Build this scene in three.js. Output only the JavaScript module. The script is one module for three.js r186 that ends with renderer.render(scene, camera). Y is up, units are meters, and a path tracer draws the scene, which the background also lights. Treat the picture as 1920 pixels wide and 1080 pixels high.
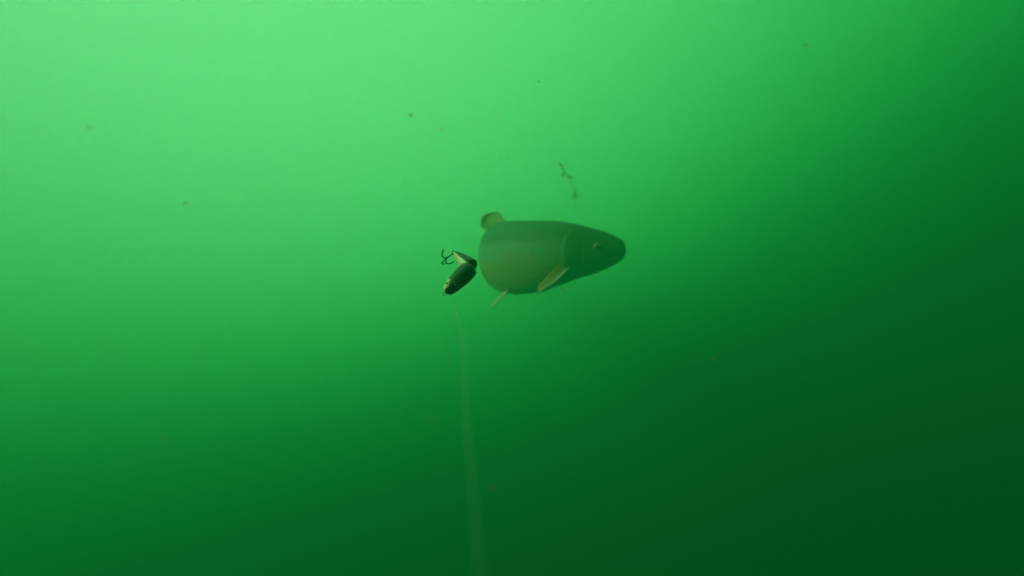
import * as THREE from 'three';
import { mergeVertices } from 'three/addons/utils/BufferGeometryUtils.js';

// ---------------------------------------------------------------- camera, sky, sun, exposure, water haze
const scene = new THREE.Scene();
const PITCH = 0.483, ROLL = -0.358;                       // the camera hangs in the water, looking up a little and rolled over
const camera = new THREE.PerspectiveCamera(65.97, 16 / 9, 0.01, 200);
camera.rotation.set(PITCH, 0, ROLL);
camera.focus = 0.31;
camera.userData.fStop = 5.0;
scene.add(camera);
camera.updateMatrixWorld(true);

const renderer = new THREE.WebGLRenderer({ antialias: true });
renderer.setSize(1024, 576);
renderer.toneMapping = THREE.LinearToneMapping;
renderer.toneMappingExposure = 23.5;
renderer.shadowMap.enabled = true;

const sunDir = new THREE.Vector3(-1, 0.088, 0.09).normalize().applyEuler(camera.rotation).applyAxisAngle(new THREE.Vector3(0, 1, 0), 0.42);
const sun = new THREE.DirectionalLight(new THREE.Color().setRGB(0.62, 1.0, 0.58), 5);   // sunlight that has already come through metres of green water
sun.name = 'sun';
sun.position.copy(sunDir).multiplyScalar(12);
sun.target.position.set(0, 0, 0);
sun.castShadow = true;
sun.shadow.radius = 94;                                   // spread wide by the water on its way down
sun.shadow.mapSize.set(2048, 2048);
Object.assign(sun.shadow.camera, { left: -4, right: 4, top: 4, bottom: -4, near: 1, far: 30 });
scene.add(sun, sun.target);

{ // pale hazy daylight with the glow round the sun; dark water below
  const W = 512, H = 256, data = new Float32Array(W * H * 4), d = new THREE.Vector3();
  const base = 0.042, glow = 0.085, width = 1.1;
  for (let r = 0; r < H; r++) for (let c = 0; c < W; c++) {
    const el = ((r + 0.5) / H - 0.5) * Math.PI, az = ((c + 0.5) / W - 0.5) * 2 * Math.PI;
    d.set(Math.cos(el) * Math.cos(az), Math.sin(el), Math.cos(el) * Math.sin(az));
    const ang = Math.acos(THREE.MathUtils.clamp(d.dot(sunDir), -1, 1));
    const v = base + glow * 0.5 * (Math.exp(-((ang / width) ** 2)) + Math.exp(-ang / width));
    const o = (r * W + c) * 4;
    if (el > 0) { data[o] = v * 0.98; data[o + 1] = v; data[o + 2] = v * 0.97; } else { data[o] = 0.00002; data[o + 1] = 0.0002; data[o + 2] = 0.00005; }
    data[o + 3] = 1;
  }
  const sky = new THREE.DataTexture(data, W, H, THREE.RGBAFormat, THREE.FloatType);
  sky.mapping = THREE.EquirectangularReflectionMapping;
  sky.magFilter = sky.minFilter = THREE.LinearFilter;
  sky.needsUpdate = true;
  scene.background = sky; scene.environment = sky;
}
scene.fog = new THREE.FogExp2(new THREE.Color().setRGB(0.022, 1.0, 0.215), 1.2);      // murky green lake water

// ---------------------------------------------------------------- helpers
let seed = 20240611;
const rnd = () => { seed = (seed * 1664525 + 1013904223) >>> 0; return seed / 4294967296; };
const lerp = THREE.MathUtils.lerp, clamp = THREE.MathUtils.clamp, sstep = (a, b, x) => { const t = clamp((x - a) / (b - a), 0, 1); return t * t * (3 - 2 * t); };
const hash = (x, y) => { let h = (Math.imul(x | 0, 374761393) + Math.imul(y | 0, 668265263)) | 0; h = Math.imul(h ^ (h >>> 13), 1274126177); return ((h ^ (h >>> 16)) >>> 0) / 4294967296; };
const vnoise = (x, y) => { const i = Math.floor(x), j = Math.floor(y), u = (x - i) ** 2 * (3 - 2 * (x - i)), v = (y - j) ** 2 * (3 - 2 * (y - j)); return lerp(lerp(hash(i, j), hash(i + 1, j), u), lerp(hash(i, j + 1), hash(i + 1, j + 1), u), v); };
const fbm = (x, y) => 0.5 * vnoise(x, y) + 0.27 * vnoise(x * 2.1 + 7, y * 2.1) + 0.15 * vnoise(x * 4.3, y * 4.3 + 3) + 0.08 * vnoise(x * 9, y * 9);
const table = (rows) => (s, k) => { let i = 0; while (i < rows.length - 2 && s > rows[i + 1][0]) i++; const p0 = rows[Math.max(0, i - 1)], p1 = rows[i], p2 = rows[i + 1], p3 = rows[Math.min(rows.length - 1, i + 2)];
  const h = p2[0] - p1[0], t = clamp((s - p1[0]) / h, 0, 1), m1 = i === 0 ? (p2[k] - p1[k]) : ((p2[k] - p0[k]) / (p2[0] - p0[0])) * h, m2 = p3 === p2 ? (p2[k] - p1[k]) : ((p3[k] - p1[k]) / (p3[0] - p1[0])) * h;
  return (2 * t ** 3 - 3 * t * t + 1) * p1[k] + (t ** 3 - 2 * t * t + t) * m1 + (-2 * t ** 3 + 3 * t * t) * p2[k] + (t ** 3 - t * t) * m2; };
// a point of the water in the camera's sight: px, py in the 1920 x 1080 photograph, depth in metres
const at = (px, py, depth) => new THREE.Vector3(((px - 960) / 832) * depth, ((540 - py) / 832) * depth, -depth).applyMatrix4(camera.matrixWorld);
const lin = (r, g, b) => new THREE.Color().setRGB(r, g, b);
function mesh(name, geometry, material, parent) { const m = new THREE.Mesh(geometry, material); m.name = name; m.castShadow = m.receiveShadow = true; (parent ?? scene).add(m); return m; }
function tag(o, label, category, group, kind) { Object.assign(o.userData, label ? { label, category } : {}, group ? { group } : {}, kind ? { kind } : {}); return o; }
// a closed skin from rings of points (ring index first); both ends closed
function skin(rings, uvs) {
  const n = rings.length, m = rings[0].length, pos = [], uv = [], idx = [];
  for (let i = 0; i < n; i++) for (let j = 0; j <= m; j++) { const p = rings[i][j % m]; pos.push(p.x, p.y, p.z); uv.push(...(uvs ? uvs(i / (n - 1), j / m) : [i / (n - 1), j / m])); }
  for (let i = 0; i < n - 1; i++) for (let j = 0; j < m; j++) { const a = i * (m + 1) + j, b = a + m + 1; idx.push(a, b, a + 1, b, b + 1, a + 1); }
  for (const [i, flip] of [[0, true], [n - 1, false]]) {
    const c = rings[i].reduce((s, p) => s.add(p), new THREE.Vector3()).divideScalar(m), k = pos.length / 3;
    pos.push(c.x, c.y, c.z); uv.push(...(uvs ? uvs(i / (n - 1), 0) : [i / (n - 1), 0]));
    for (let j = 0; j < m; j++) { const a = i * (m + 1) + j; flip ? idx.push(k, a, a + 1) : idx.push(k, a + 1, a); }
  }
  const g = new THREE.BufferGeometry();
  g.setAttribute('position', new THREE.Float32BufferAttribute(pos, 3));
  g.setAttribute('uv', new THREE.Float32BufferAttribute(uv, 2));
  g.setIndex(idx); g.computeVertexNormals();
  const nn = g.attributes.normal;      // weld the normals along the seam
  for (let i = 0; i < n; i++) { const a = i * (m + 1), b = a + m, v = new THREE.Vector3(nn.getX(a) + nn.getX(b), nn.getY(a) + nn.getY(b), nn.getZ(a) + nn.getZ(b)).normalize(); nn.setXYZ(a, v.x, v.y, v.z); nn.setXYZ(b, v.x, v.y, v.z); }
  return g;
}
function tube(points, radius, seg = 24, around = 8) {
  const curve = new THREE.CatmullRomCurve3(points.map((p) => new THREE.Vector3(...(p.isVector3 ? p.toArray() : p))));
  const r = typeof radius === 'function' ? radius : () => radius, fr = curve.computeFrenetFrames(seg, false), rings = [];
  for (let i = 0; i <= seg; i++) { const p = curve.getPointAt(i / seg), ring = []; for (let j = 0; j < around; j++) { const a = (j / around) * 2 * Math.PI; ring.push(p.clone().addScaledVector(fr.normals[i], Math.cos(a) * r(i / seg)).addScaledVector(fr.binormals[i], -Math.sin(a) * r(i / seg))); } rings.push(ring); }
  return skin(rings);
}
function canvasMap(w, h, fn, srgb = true) {
  const data = new Uint8Array(w * h * 4), enc = (c) => 255 * (srgb ? (c <= 0.0031308 ? 12.92 * c : 1.055 * c ** (1 / 2.4) - 0.055) : c);
  for (let y = 0; y < h; y++) for (let x = 0; x < w; x++) { const c = fn((x + 0.5) / w, (y + 0.5) / h), o = (y * w + x) * 4; for (let k = 0; k < 3; k++) data[o + k] = clamp(Math.round(enc(clamp(c[k], 0, 1))), 0, 255); data[o + 3] = 255; }
  const t = new THREE.DataTexture(data, w, h, THREE.RGBAFormat);
  t.magFilter = THREE.LinearFilter; t.minFilter = THREE.LinearMipmapLinearFilter; t.generateMipmaps = true; t.wrapS = t.wrapT = THREE.RepeatWrapping;
  if (srgb) t.colorSpace = THREE.SRGBColorSpace;
  t.needsUpdate = true; return t;
}
const mixc = (a, b, t) => [lerp(a[0], b[0], t), lerp(a[1], b[1], t), lerp(a[2], b[2], t)];

// ---------------------------------------------------------------- the fish (units below are about 1.1 mm; x along the head, y to its back, z to the near flank)
const FS = 0.00076 * 1.44, FL = 604;
const fish = new THREE.Group();
fish.name = 'fish';
fish.position.copy(at(1035, 475, 0.925));
fish.rotation.set(PITCH, 0, ROLL);                        // banked over as it turns away
tag(fish, 'big dark green fish with orange fins turning away behind the lure', 'fish');
scene.add(fish);

const prof = table([ // share of length, back, belly, half width
  [0, 11, 3, 3.0], [0.008, 24, -8, 11], [0.025, 31, -17, 18], [0.055, 40, -27, 24], [0.10, 49.5, -38.5, 32], [0.15, 58.5, -47, 38], [0.20, 65, -58, 43], [0.26, 69.5, -70, 47], [0.34, 73.5, -78, 49],
  [0.45, 79, -76, 49], [0.55, 76, -60, 46], [0.65, 60, -43, 36], [0.75, 40, -38, 24], [0.85, 28, -30, 14], [0.93, 23, -24, 9], [1.0, 26, -27, 5]]);
const bend = table([[0, 10], [0.12, 12], [0.2, 20], [0.3, 34], [0.42, 56], [0.52, 76], [0.62, 92], [0.75, 102], [0.9, 104], [1.0, 96]]);
const SP = []; { let x = 143, z = -8; const N = 800; for (let i = 0; i <= N; i++) { const f = THREE.MathUtils.degToRad(bend(i / N, 1)); SP.push([x, z, f]); x -= (Math.cos(f) * FL) / N; z -= (Math.sin(f) * FL) / N; } }
const spine = (s) => { const q = clamp(s, 0, 1) * 800, i = Math.min(799, Math.floor(q)), t = q - i; return [0, 1, 2].map((k) => lerp(SP[i][k], SP[i + 1][k], t)); };
function flank(s, th, out = 0) { // th: 0 back, PI/2 near flank, PI belly
  const [x, z, f] = spine(s), yt = prof(s, 1), yb = prof(s, 2), hw = prof(s, 3), mid = (yt + yb) / 2, half = (yt - yb) / 2, c = Math.cos(th), sn = Math.sin(th);
  const y = mid + half * Math.sign(c) * Math.abs(c) ** 0.94, yr = c;
  let w = hw * Math.sign(sn) * Math.abs(sn) ** 0.86, push = out;
  const gill = 0.188 - 0.03 * (yr + 0.12) ** 2, side = Math.abs(sn);
  push += 2.2 * sstep(gill - 0.07, gill - 0.006, s) * (1 - sstep(gill - 0.003, gill + 0.004, s)) * sstep(0.15, 0.5, side);   // gill cover
  push -= 1.3 * Math.exp(-(((s - (0.138 - 0.02 * yr * yr)) / 0.004) ** 2)) * sstep(0.4, 0.7, side) * sstep(0.5, 0.1, yr);           // fold before it
  const my = lerp(4, -9, sstep(0, 0.06, s));                                                                                      // mouth
  push -= 3.2 * Math.exp(-(((y - my) / 1.7) ** 2)) * (1 - sstep(0.055, 0.066, s));
  push -= 1.6 * Math.exp(-(((s - 0.045) / 0.005) ** 2 + ((y - 17) / 2.2) ** 2));                                                   // nostril
  push -= 1.5 * Math.exp(-((((s - 0.091) * FL) / 9) ** 2 + ((y - 6) / 9) ** 2));                                                   // eye socket
  w += push * Math.sign(sn) * Math.min(1, side * 1.6);
  return new THREE.Vector3((x - Math.sin(f) * w) * FS, y * FS, (z + Math.cos(f) * w) * FS);
}
{
  const rings = [], N = 230, M = 128;
  for (let i = 0; i <= N; i++) { const s = (i / N) ** 1.35, ring = []; for (let j = 0; j < M; j++) ring.push(flank(s, (j / M) * 2 * Math.PI)); rings.push(ring); }
  const g = skin(rings, (u, v) => [u ** 1.35, v]);
  // pigment: dark back, green-bronze flank with pale flecks along the scales, yellowish belly
  const skinMap = canvasMap(1024, 512, (s, v) => {
    const th = v * 2 * Math.PI, c = Math.cos(th), up = c + 0.28 * (fbm(s * 26, v * 22) - 0.5) + 0.2 * (fbm(s * 90, v * 80) - 0.5);
    const head = 1 - sstep(0.17, 0.2, s + 0.02 * (fbm(s * 60, v * 60) - 0.5));
    let col = mixc([0.15, 0.33, 0.21], [0.075, 0.17, 0.10], sstep(0.12, 0.5, up));
    col = mixc(col, [0.27, 0.29, 0.10], 0.85 * sstep(0.18, -0.35, up + 0.3 * (0.3 - s) + 0.5 * (fbm(s * 14 + 5, v * 12) - 0.5)) * (1 - head));
    col = mixc(col, [0.36, 0.44, 0.24], sstep(-0.72, -0.93, up) * (1 - 0.7 * head));
    col = mixc(col, [0.05, 0.10, 0.045], head * 0.8 * sstep(-0.75, -0.5, up));
    const row = Math.floor(v * 96), cell = s * 150 + (row % 2) * 0.5, d = Math.hypot(cell - Math.floor(cell) - 0.5, v * 96 - row - 0.5), pick = hash(Math.floor(cell), row + 500);
    col = mixc(col, [0.06, 0.12, 0.07], 0.6 * sstep(0.42, 0.55, d) * (1 - head));                      // dark rims of the scales
    if (pick > 0.93 && s > 0.2 && c < 0.7) col = mixc(col, [0.42, 0.46, 0.30], 0.75 * (1 - sstep(0.18, 0.4, d)));
    const line = Math.abs(c - 0.34 + 0.8 * (s - 0.19) - 0.9 * Math.max(0, s - 0.34)) ;
    if (s > 0.2) col = mixc(col, [0.30, 0.38, 0.24], 0.6 * (1 - sstep(0.012, 0.03, line)) * (0.5 + 0.5 * Math.sign(Math.sin(s * 900))));   // lateral line, a dash on each scale
    return col;
  });
  const skinBump = canvasMap(1024, 512, (s, v) => { const row = Math.floor(v * 96), cell = s * 150 + (row % 2) * 0.5, fx = cell - Math.floor(cell), fy = v * 96 - row - 0.5, on = sstep(0.18, 0.21, s), h = on * (1 - Math.min(1, Math.hypot(fx - 0.3, fy) * 1.15)) + (1 - on) * fbm(s * 120, v * 120) * 0.7; return [h, h, h]; }, false);
  mesh('body', g, new THREE.MeshPhysicalMaterial({ map: skinMap, bumpMap: skinBump, bumpScale: 0.0006, roughness: 0.55, ior: 1.36, specularIntensity: 0.6 }), fish);
}
{ // eyes: pale iris, black pupil
  const ballG = new THREE.SphereGeometry(7.6 * FS, 32, 24), irisM = new THREE.MeshPhysicalMaterial({ color: lin(0.3, 0.33, 0.2), roughness: 0.3, clearcoat: 0.6, clearcoatRoughness: 0.1 }), pupilM = new THREE.MeshPhysicalMaterial({ color: lin(0.004, 0.005, 0.004), roughness: 0.12, clearcoat: 1, clearcoatRoughness: 0.05 });
  for (const side of [1, -1]) {
    const th = side * 1.455, p = flank(0.091, th, -2.6), q = flank(0.091, th, 8), dir = q.clone().sub(p).normalize();
    const eye = mesh('eye', ballG, irisM, fish); eye.position.copy(p);
    eye.quaternion.setFromUnitVectors(new THREE.Vector3(0, 0, 1), dir);
    const cap = new THREE.SphereGeometry(7.75 * FS, 28, 10, 0, 2 * Math.PI, 0, 0.56); cap.rotateX(Math.PI / 2);
    const pupil = mesh('pupil', cap, pupilM, eye); pupil.scale.set(1, 0.95, 1.02);
    if (side > 0) eye.userData.label = 'small pale-ringed eye';
  }
}
// a fin: rays from root points to tip points, the skin between them thinner than the rays
function fin(name, root, tips, rays, material, sag = 0, thick = 2.2) {
  const rootC = new THREE.CatmullRomCurve3(root.map((p) => new THREE.Vector3(...p))), tipC = new THREE.CatmullRomCurve3(tips.map((p) => new THREE.Vector3(...p))), K = rays * 6, M = 18;
  const mid = rootC.getPoint(0.5), e1 = rootC.getPoint(1).sub(rootC.getPoint(0)), e2 = tipC.getPoint(0.5).sub(mid), nrm = e1.cross(e2).normalize();
  const P = (u, v, sgn) => { const w = Math.sin(u * rays * Math.PI) ** 2, tipv = 1 - 0.03 * (1 - w) - 0.025 * hash(Math.floor(u * rays), 9); const p = rootC.getPoint(u).lerp(tipC.getPoint(u), v * tipv);
    const t = thick * lerp(1, 0.22, v) * (0.35 + 0.65 * w) * (u < 0.01 || u > 0.99 ? 0.2 : 1); return p.addScaledVector(nrm, sgn * t * 0.5 + sag * Math.sin(v * Math.PI * 0.5) ** 2 * (0.5 + Math.sin(u * 3.1) * 0.5) + 0.6 * Math.sin(u * 9 + v * 3) * v).multiplyScalar(FS); };
  const rings = [];
  for (let i = 0; i <= M; i++) { const ring = []; for (let j = 0; j <= K; j++) ring.push(P(j / K, i / M, 1)); for (let j = K; j >= 0; j--) ring.push(P(j / K, i / M, -1)); rings.push(ring); }
  return mesh(name, skin(rings), material, fish);
}
const finMat = (c1, c2) => new THREE.MeshPhysicalMaterial({ map: canvasMap(128, 128, (u, v) => mixc(c1, c2, sstep(0.35, 0.7, fbm(u * 5, v * 9) + 0.25 * (u - 0.5)))), roughness: 0.8, transmission: 0.35, thickness: 0 });
const finDark = finMat([0.40, 0.44, 0.20], [0.55, 0.52, 0.26]), finOrange = finMat([0.78, 0.34, 0.09], [0.66, 0.46, 0.16]), finPale = finMat([0.55, 0.58, 0.36], [0.62, 0.60, 0.40]);
const finBright = new THREE.MeshPhysicalMaterial({ map: canvasMap(128, 128, (u, v) => mixc([0.74, 0.33, 0.10], [0.60, 0.46, 0.20], sstep(0.35, 0.7, fbm(u * 5, v * 9) + 0.5 * (u - 0.5)))), roughness: 0.7, transmission: 0.1, thickness: 0 });
const rayWhite = new THREE.MeshPhysicalMaterial({ color: lin(0.82, 0.83, 0.72), roughness: 0.5 });
const FU = (s, th, out = 0) => { const p = flank(s, th, out); return [p.x / FS, p.y / FS, p.z / FS]; };
const off = (p, dx, dy, dz) => [p[0] + dx, p[1] + dy, p[2] + dz];
{
  const dr = [0.44, 0.50, 0.55, 0.60].map((s) => off(FU(s, 0), 0, -3, 0));
  fin('dorsal_fin', dr, [off(dr[0], -22, 27, -12), off(dr[1], -30, 31, -20), off(dr[2], -42, 30, -26), off(dr[3], -44, 16, -30)], 11, finDark, 2);
  const ends = FU(1, 0), ende = FU(1, Math.PI), m = [(ends[0] + ende[0]) / 2, 0, (ends[2] + ende[2]) / 2];
  fin('caudal_fin', [off(ends, 0, -2, 3), off(m, 0, 14, 3), off(m, 0, -14, 3), off(ende, 0, 2, 3)], [off(m, 6, 58, -78), off(m, 10, 22, -56), off(m, 10, -22, -56), off(m, 6, -58, -78)], 18, finDark, 3, 3);
  const an = [0.74, 0.78, 0.82].map((s) => off(FU(s, Math.PI), 0, 3, 0));
  fin('anal_fin', an, [off(an[0], 4, -40, -30), off(an[1], 4, -30, -34), off(an[2], 3, -16, -36)], 9, finOrange, 2);
  for (const side of [1, -1]) {
    const r0 = FU(0.172, side * 2.16, -2), r1 = FU(0.182, side * 2.02, -2), r2 = FU(0.186, side * 1.9, -2);
    const t = side > 0 ? [[-28, -76, -16], [-28, -68, -19], [-19, -54, -13]] : [[-20, -78, -60], [-10, -70, -66], [4, -58, -66]];
    const pf = fin('pectoral_fin', [r0, r1, r2], t, 10, finBright, side * 3, 2.6);
    mesh('leading_ray', tube([r0, [lerp(r0[0], t[0][0], 0.5) + 2, lerp(r0[1], t[0][1], 0.5) - 2.5, lerp(r0[2], t[0][2], 0.5) + side * 2], t[0]].map((p) => p.map((q) => q * FS)), (u) => lerp(2.4, 1.0, u) * FS, 20, 8), rayWhite, pf);
    if (side > 0) pf.userData.label = 'orange near pectoral fin with a pale front edge';
    const q0 = FU(0.392, Math.PI - side * 0.42, -2), q1 = FU(0.408, Math.PI - side * 0.36, -2), q2 = FU(0.424, Math.PI - side * 0.32, -2);
    const e = side > 0 ? [[-121, -109, q0[2] + 14], [-120, -108, q0[2] - 4], [-116, -104, q0[2] - 22]] : [[-74, -82, q0[2] - 40], [-70, -78, q1[2] - 52], [-66, -74, q2[2] - 60]];
    const vf = fin('pelvic_fin', [q0, q1, q2], e, 8, finPale, side * 2, 1.5);
    mesh('leading_ray', tube([q0, [lerp(q0[0], e[0][0], 0.5) + 1.5, lerp(q0[1], e[0][1], 0.5) - 2, lerp(q0[2], e[0][2], 0.5) + 3], off(e[0], 0, 0, 3)].map((p) => p.map((q) => q * FS)), (u) => lerp(1.9, 1.1, u) * FS, 20, 8), rayWhite, vf);
    if (side > 0) vf.userData.label = 'pelvic fin with a white front edge, seen nearly edge-on';
  }
}

// ---------------------------------------------------------------- the lure (units 0.325 mm)
const LS = 0.27 / 832, lure = new THREE.Group();
lure.name = 'fishing_lure';
lure.position.copy(at(862, 512, 0.27));
lure.rotation.set(PITCH, 0, ROLL);
tag(lure, 'jointed dark green fishing lure bent into a hook shape, cream tail half', 'lure');
scene.add(lure);
const V = (x, y, z) => new THREE.Vector3(x, y, z);
const lureBack = new THREE.MeshPhysicalMaterial({ map: canvasMap(256, 128, (u, v) => { const n = fbm(u * 14, v * 30); return mixc([0.006, 0.022, 0.012], [0.014, 0.042, 0.02], sstep(0.45, 0.62, n)); }), roughness: 0.34, clearcoat: 0.5, clearcoatRoughness: 0.25 });
const cream = new THREE.MeshPhysicalMaterial({ map: canvasMap(128, 128, (u, v) => mixc([0.93, 0.90, 0.52], [0.88, 0.76, 0.34], sstep(0.45, 0.7, fbm(u * 8, v * 14)))), roughness: 0.35, clearcoat: 0.4 });
const gold = new THREE.MeshPhysicalMaterial({ color: lin(0.90, 0.80, 0.30), metalness: 0.05, roughness: 0.25, clearcoat: 0.6 });
const darkSteel = new THREE.MeshStandardMaterial({ color: lin(0.06, 0.065, 0.06), metalness: 0.8, roughness: 0.38 });
// a loft round an axis: stations [along 0..1, half depth towards the back, half width], back is the direction of its back; from..to is the share of the round that is kept
function segment(a, b, back, stations, n, around, from = 0, to = 1, out = 0) {
  const ax = b.clone().sub(a), dir = ax.clone().normalize(), up = back.clone().addScaledVector(dir, -back.dot(dir)).normalize(), side = dir.clone().cross(up), f = table(stations), rings = [];
  for (let i = 0; i <= n; i++) { const t = i / n, ring = [], c = a.clone().addScaledVector(ax, t), hd = f(t, 1) + out, hw = f(t, 2) + out;
    const P = (q, k = 1) => { const th = q * 2 * Math.PI; return c.clone().addScaledVector(up, Math.cos(th) * hd * k).addScaledVector(side, Math.sin(th) * hw * k).multiplyScalar(LS); };
    if (to - from >= 1) for (let j = 0; j < around; j++) ring.push(P(j / around));
    else { for (let j = 0; j <= around; j++) ring.push(P(lerp(from, to, j / around))); for (let j = around; j >= 0; j--) ring.push(P(lerp(from, to, j / around), 0.86)); }
    rings.push(ring); }
  return skin(rings);
}
const J = V(21, 11, -2), NOSE = V(-22, -36, 26), TAIL = V(-13.5, 41, -30);
{
  const st = [[0, 12, 11], [0.04, 16, 14.5], [0.14, 18.5, 16.5], [0.4, 18.5, 16.5], [0.65, 16, 14.5], [0.85, 13, 11.8], [0.95, 10, 9], [1, 5, 4.5]];
  const backF = V(0.72, 0.25, 0.62);
  const front = mesh('front_segment', segment(J, NOSE, backF, st, 48, 48), lureBack, lure);
  front.userData.label = 'dark green front half of the lure with a gold nose';
  // cream belly of the front half, on the side away from us
  mesh('belly_plate', segment(J, NOSE, backF, st, 40, 24, 0.36, 0.64, 0.35), cream, front);
  // gold gill plates and eyes on both cheeks
  const dir = NOSE.clone().sub(J).normalize(), up = backF.clone().addScaledVector(dir, -backF.dot(dir)).normalize(), sd = dir.clone().cross(up);
  for (const s of [1, -1]) {
    const out = up.clone().multiplyScalar(0.98).addScaledVector(sd, 0.2).multiplyScalar(s), c = J.clone().lerp(NOSE, 0.7).addScaledVector(out, 14.2);
    const eye = mesh('eye', new THREE.TorusGeometry(3.3 * LS, 0.9 * LS, 10, 24), new THREE.MeshPhysicalMaterial({ color: lin(0.55, 0.6, 0.5), roughness: 0.25, clearcoat: 1 }), front);
    eye.position.copy(c.clone().multiplyScalar(LS)); eye.quaternion.setFromUnitVectors(V(0, 0, 1), out);
    const pupil = mesh('pupil', new THREE.SphereGeometry(3 * LS, 18, 12), new THREE.MeshPhysicalMaterial({ color: lin(0.008, 0.012, 0.008), roughness: 0.15, clearcoat: 1 }), eye);
    pupil.scale.set(1, 1, 0.45);
  }
  // gold nose cap with a rolled rim, and the throat plate below it
  const nose = mesh('nose_plate', segment(J.clone().lerp(NOSE, 0.86), NOSE.clone().addScaledVector(dir, 1.5), backF, [[0, 13.2, 12.0], [0.3, 12.2, 11.2], [0.6, 10.2, 9.4], [0.85, 7.2, 6.6], [1, 3, 2.6]], 18, 26, 0.15, 0.38), gold, front);
  nose.userData.label = 'gold plate on the nose';
  mesh('cheek_plate', segment(J.clone().lerp(NOSE, 0.70), J.clone().lerp(NOSE, 0.80), backF, [[0, 16.3, 14.9], [0.5, 15.4, 14.1], [1, 14.0, 12.8]], 10, 20, 0.18, 0.29), gold, front);
  const ring = mesh('line_tie', new THREE.TorusGeometry(3.2 * LS, 0.7 * LS, 10, 24), darkSteel, front);
  ring.position.copy(NOSE.clone().addScaledVector(dir, 3).multiplyScalar(LS)); ring.rotation.set(0.4, 0.9, 0.3);
}
{
  const st = [[0, 12, 11], [0.08, 15.5, 14], [0.25, 15, 13.5], [0.5, 12.3, 10.8], [0.75, 8.8, 7.4], [0.93, 5, 4.2], [1, 2.2, 1.8]], J2 = V(23, 11, -4), backR = V(0.70, 0.42, -0.62);
  const rear = mesh('rear_segment', segment(J2, TAIL, backR, st, 44, 44), lureBack, lure);
  const b = mesh('belly_plate', segment(J2, TAIL, backR, st, 40, 28, 0.34, 0.66, 0.4), cream, rear);
  b.userData.label = 'bright cream underside of the tail half';
  mesh('hinge_pin', tube([V(20, 26, 6), V(21, 14, 4), V(22, 4, 2)].map((p) => p.multiplyScalar(LS)), 1.3 * LS, 12, 10), darkSteel, lure);
  // treble hook on a split ring at the tail
  const hook = new THREE.Group(); hook.name = 'treble_hook'; lure.add(hook);
  const ring = mesh('split_ring', new THREE.TorusGeometry(3 * LS, 0.65 * LS, 8, 24), darkSteel, hook);
  ring.position.copy(TAIL).add(V(-2.5, 0.5, 0)).multiplyScalar(LS); ring.rotation.set(0.3, 0.7, 0);
  const A = V(-15.5, 38, -30), B = V(-25, 32, -24);
  mesh('shank', tube([A, A.clone().lerp(B, 0.5).add(V(0, 0.4, 0)), B].map((p) => p.clone().multiplyScalar(LS)), 1.15 * LS, 12, 8), darkSteel, hook);
  for (const pts of [
    [B, V(-31, 30, -22), V(-36, 34, -18), V(-34.5, 41, -16), V(-32.5, 47, -15)],
    [B, V(-31, 27, -22), V(-36.5, 20, -18), V(-33, 17.5, -12), V(-24, 24, -10)],
    [B, V(-30, 26, -26), V(-29, 20, -32), V(-21, 20, -35), V(-14, 25, -34)]]) {
    const p = mesh('prong', tube(pts.map((q) => q.clone().multiplyScalar(LS)), (u) => LS * (u > 0.86 ? lerp(1.1, 0.15, (u - 0.86) / 0.14) : 1.1), 28, 8), darkSteel, hook);
    const q = pts[4].clone().lerp(pts[3], 0.35);
    mesh('barb', tube([q, q.clone().lerp(pts[2], 0.25).add(V(1.6, 0.6, 0.4))].map((w) => w.clone().multiplyScalar(LS)), (u) => LS * lerp(0.7, 0.15, u), 4, 6), darkSteel, p);
  }
}

// ---------------------------------------------------------------- the leader line from the camera's own line clip down to the lure
{
  const a = NOSE.clone().addScaledVector(NOSE.clone().sub(J).normalize(), 6).multiplyScalar(LS).applyEuler(lure.rotation).add(lure.position);
  const pts = [a, at(846, 566, 0.225), at(860, 600, 0.175), at(868, 680, 0.125), at(876, 800, 0.09), at(888, 940, 0.068), at(902, 1090, 0.054), at(918, 1300, 0.042)];
  tag(mesh('fishing_line', tube(pts, 0.00008, 160, 8), new THREE.MeshPhysicalMaterial({ color: lin(0.72, 0.85, 0.78), roughness: 0.5, transmission: 0.8, thickness: 0 })), 'pale blurred fishing line running down from the lure to the bottom edge', 'fishing line');
}

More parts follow.
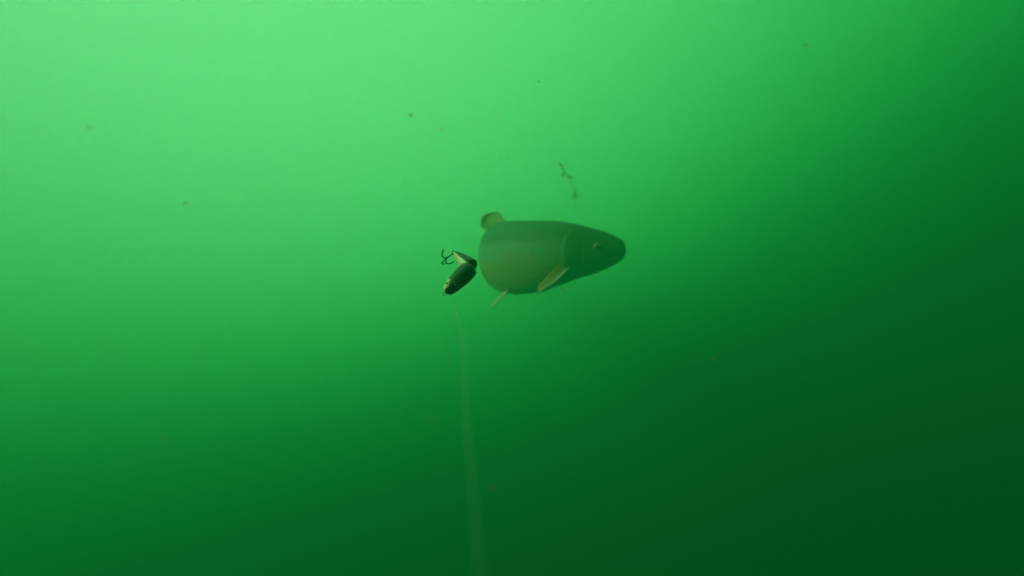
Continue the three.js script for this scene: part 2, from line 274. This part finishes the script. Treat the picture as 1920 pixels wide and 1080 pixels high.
// ---------------------------------------------------------------- drifting bits
function lump(r, k, stretch = 1) {
  const g = mergeVertices(new THREE.IcosahedronGeometry(r, 2).deleteAttribute('normal').deleteAttribute('uv')), p = g.attributes.position;
  for (let i = 0; i < p.count; i++) { const x = p.getX(i), y = p.getY(i), z = p.getZ(i), f = 0.7 + 0.6 * fbm((x / r) * 1.3 + k * 5 + 20, (y / r) * 1.3 + (z / r) * 0.9 + k * 3 + 20); p.setXYZ(i, x * f * stretch, y * f, z * f * 0.7); }
  g.computeVertexNormals(); return g;
}
const fleckTan = new THREE.MeshPhysicalMaterial({ color: lin(0.85, 0.46, 0.13), roughness: 0.9, transmission: 0.4, thickness: 0 });
const fleckPale = new THREE.MeshPhysicalMaterial({ color: lin(0.75, 0.75, 0.62), roughness: 0.8, transmission: 0.4, thickness: 0 });
for (const [px, py, depth, r, tan, stretch, label] of [
  [168, 240, 0.129, 1.82, 1, 1.5, 'orange-brown fleck drifting in the bright water at far upper left'],
  [348, 382, 0.140, 2.06, 1, 0.8, 'yellowish fleck drifting left of centre below the brightest water'],
  [770, 216, 0.153, 1.98, 1, 1.5, 'yellow-brown fleck drifting above and left of the lure'],
  [828, 243, 0.159, 1.35, 1, 1.0, 'small tan fleck straight above the lure'],
  [306, 823, 0.122, 1.82, 1, 0.9, 'brown fleck drifting in the darker water at lower left'],
  [810, 786, 0.135, 2.06, 1, 1.2, 'orange-brown fleck just left of the fishing line below the lure'],
  [921, 915, 0.122, 1.98, 1, 1.1, 'brown fleck just right of the fishing line near the bottom'],
  [1338, 672, 0.147, 2.38, 1, 0.9, 'brown fleck in the dark water right of and below the fish'],
  [1511, 86, 0.140, 1.58, 1, 1.4, 'tan fleck near the top edge to the right'],
  [1054, 541, 0.350, 2.24, 0, 1.0, 'pale fleck just under the orange pectoral fin'],
  [1010, 153, 0.294, 1.04, 0, 1.3, 'tiny white fleck high above the fish'],
  [993, 475, 0.34, 1.1, 0, 1.6, 'tiny white fleck in front of the middle of the fish'],
  [1024, 491, 0.35, 0.9, 0, 1.2, 'tiny white fleck in front of the fish above its orange fin'],
  [1031, 466, 0.34, 0.9, 0, 2.2, 'tiny white streak of a fleck in front of the upper flank of the fish'],
  [912, 546, 0.308, 1.76, 0, 0.6, 'pale fleck between the lure and the white-edged pelvic fin'],
]) {
  const m = tag(mesh('drifting_fleck', lump((r * depth) / 832, px % 17, stretch), tan ? fleckTan : fleckPale), label, 'fleck', 'flecks drifting in the water');
  m.position.copy(at(px, py, depth)); m.rotation.set(PITCH, 0, ROLL + 0.3 * Math.sin(px));
}
{ let n = 0; for (const o of scene.children) if (o.name === 'drifting_fleck') { if (n) o.name = 'drifting_fleck_' + String(n).padStart(3, '0'); n++; } }
{ // a shred of weed far behind the fish, almost lost in the murk
  const g = new THREE.Group(); g.name = 'weed_shred'; g.position.copy(at(1062, 335, 1.2)); g.rotation.set(PITCH, 0, ROLL);
  tag(g, 'faint dark shred of water weed drifting above and behind the fish', 'water weed'); scene.add(g);
  const k = 1.2 / 832, m = new THREE.MeshPhysicalMaterial({ color: lin(0.45, 0.75, 0.25), roughness: 0.95, transmission: 0.6, thickness: 0 });
  mesh('stem', tube([V(-14, 32, 0), V(-4, 14, 5), V(6, -4, 0), V(18, -24, -6), V(22, -48, -4)].map((p) => p.multiplyScalar(k)), (u) => lerp(0.7, 0.4, u) * k, 30, 8), m, g);
  for (const [x, y, a, l] of [[-14, 30, -1.0, 17], [-4, 14, -2.0, 14], [2, 6, -0.5, 13], [16, -22, -1.4, 15], [18, -26, -2.1, 12]]) {
    const rings = []; for (let i = 0; i <= 12; i++) { const t = i / 12, w = 3.0 * Math.sin(Math.PI * clamp(t * 0.93 + 0.05, 0, 1)), ring = []; for (let j = 0; j < 10; j++) { const q = (j / 10) * 2 * Math.PI; ring.push(V(t * l, Math.cos(q) * w, Math.sin(q) * 0.7 + 3 * t * t).applyAxisAngle(V(0, 0, 1), a).add(V(x, y, 0)).multiplyScalar(k)); } rings.push(ring); }
    mesh('leaf', skin(rings), m, g);
  }
}
{ // fine suspended matter all through the lake water
  const N = 9000, im = new THREE.InstancedMesh(lump(1, 3), new THREE.MeshPhysicalMaterial({ roughness: 0.9, transmission: 0.4, thickness: 0 }), N), M4 = new THREE.Matrix4(), q = new THREE.Quaternion(), c = new THREE.Color();
  im.name = 'suspended_particles';
  for (let i = 0; i < N; i++) {
    const p = i < 4500 ? V(lerp(-5.6, 11, rnd()), lerp(-4.8, 0.76, rnd()), lerp(-6.5, 2.6, rnd())) : V(lerp(-1.6, 1.6, rnd()), lerp(-0.9, 0.76, rnd()), lerp(-1.7, -0.16, rnd()));
    if (p.length() < 0.2) p.z -= 0.3;
    const s = lerp(0.00012, 0.00042, rnd() ** 2) * (0.4 + Math.min(p.length(), 1));
    q.setFromEuler(new THREE.Euler(rnd() * 6, rnd() * 6, rnd() * 6));
    im.setMatrixAt(i, M4.compose(p, q, V(s * lerp(0.7, 1.6, rnd()), s, s)));
    im.setColorAt(i, rnd() < 0.6 ? c.setRGB(0.30, 0.22, 0.10) : c.setRGB(0.5, 0.5, 0.4));
  }
  im.castShadow = im.receiveShadow = true;
  tag(im, 'fine specks of matter suspended all through the green water', 'particles', null, 'stuff'); scene.add(im);
}

renderer.render(scene, camera);
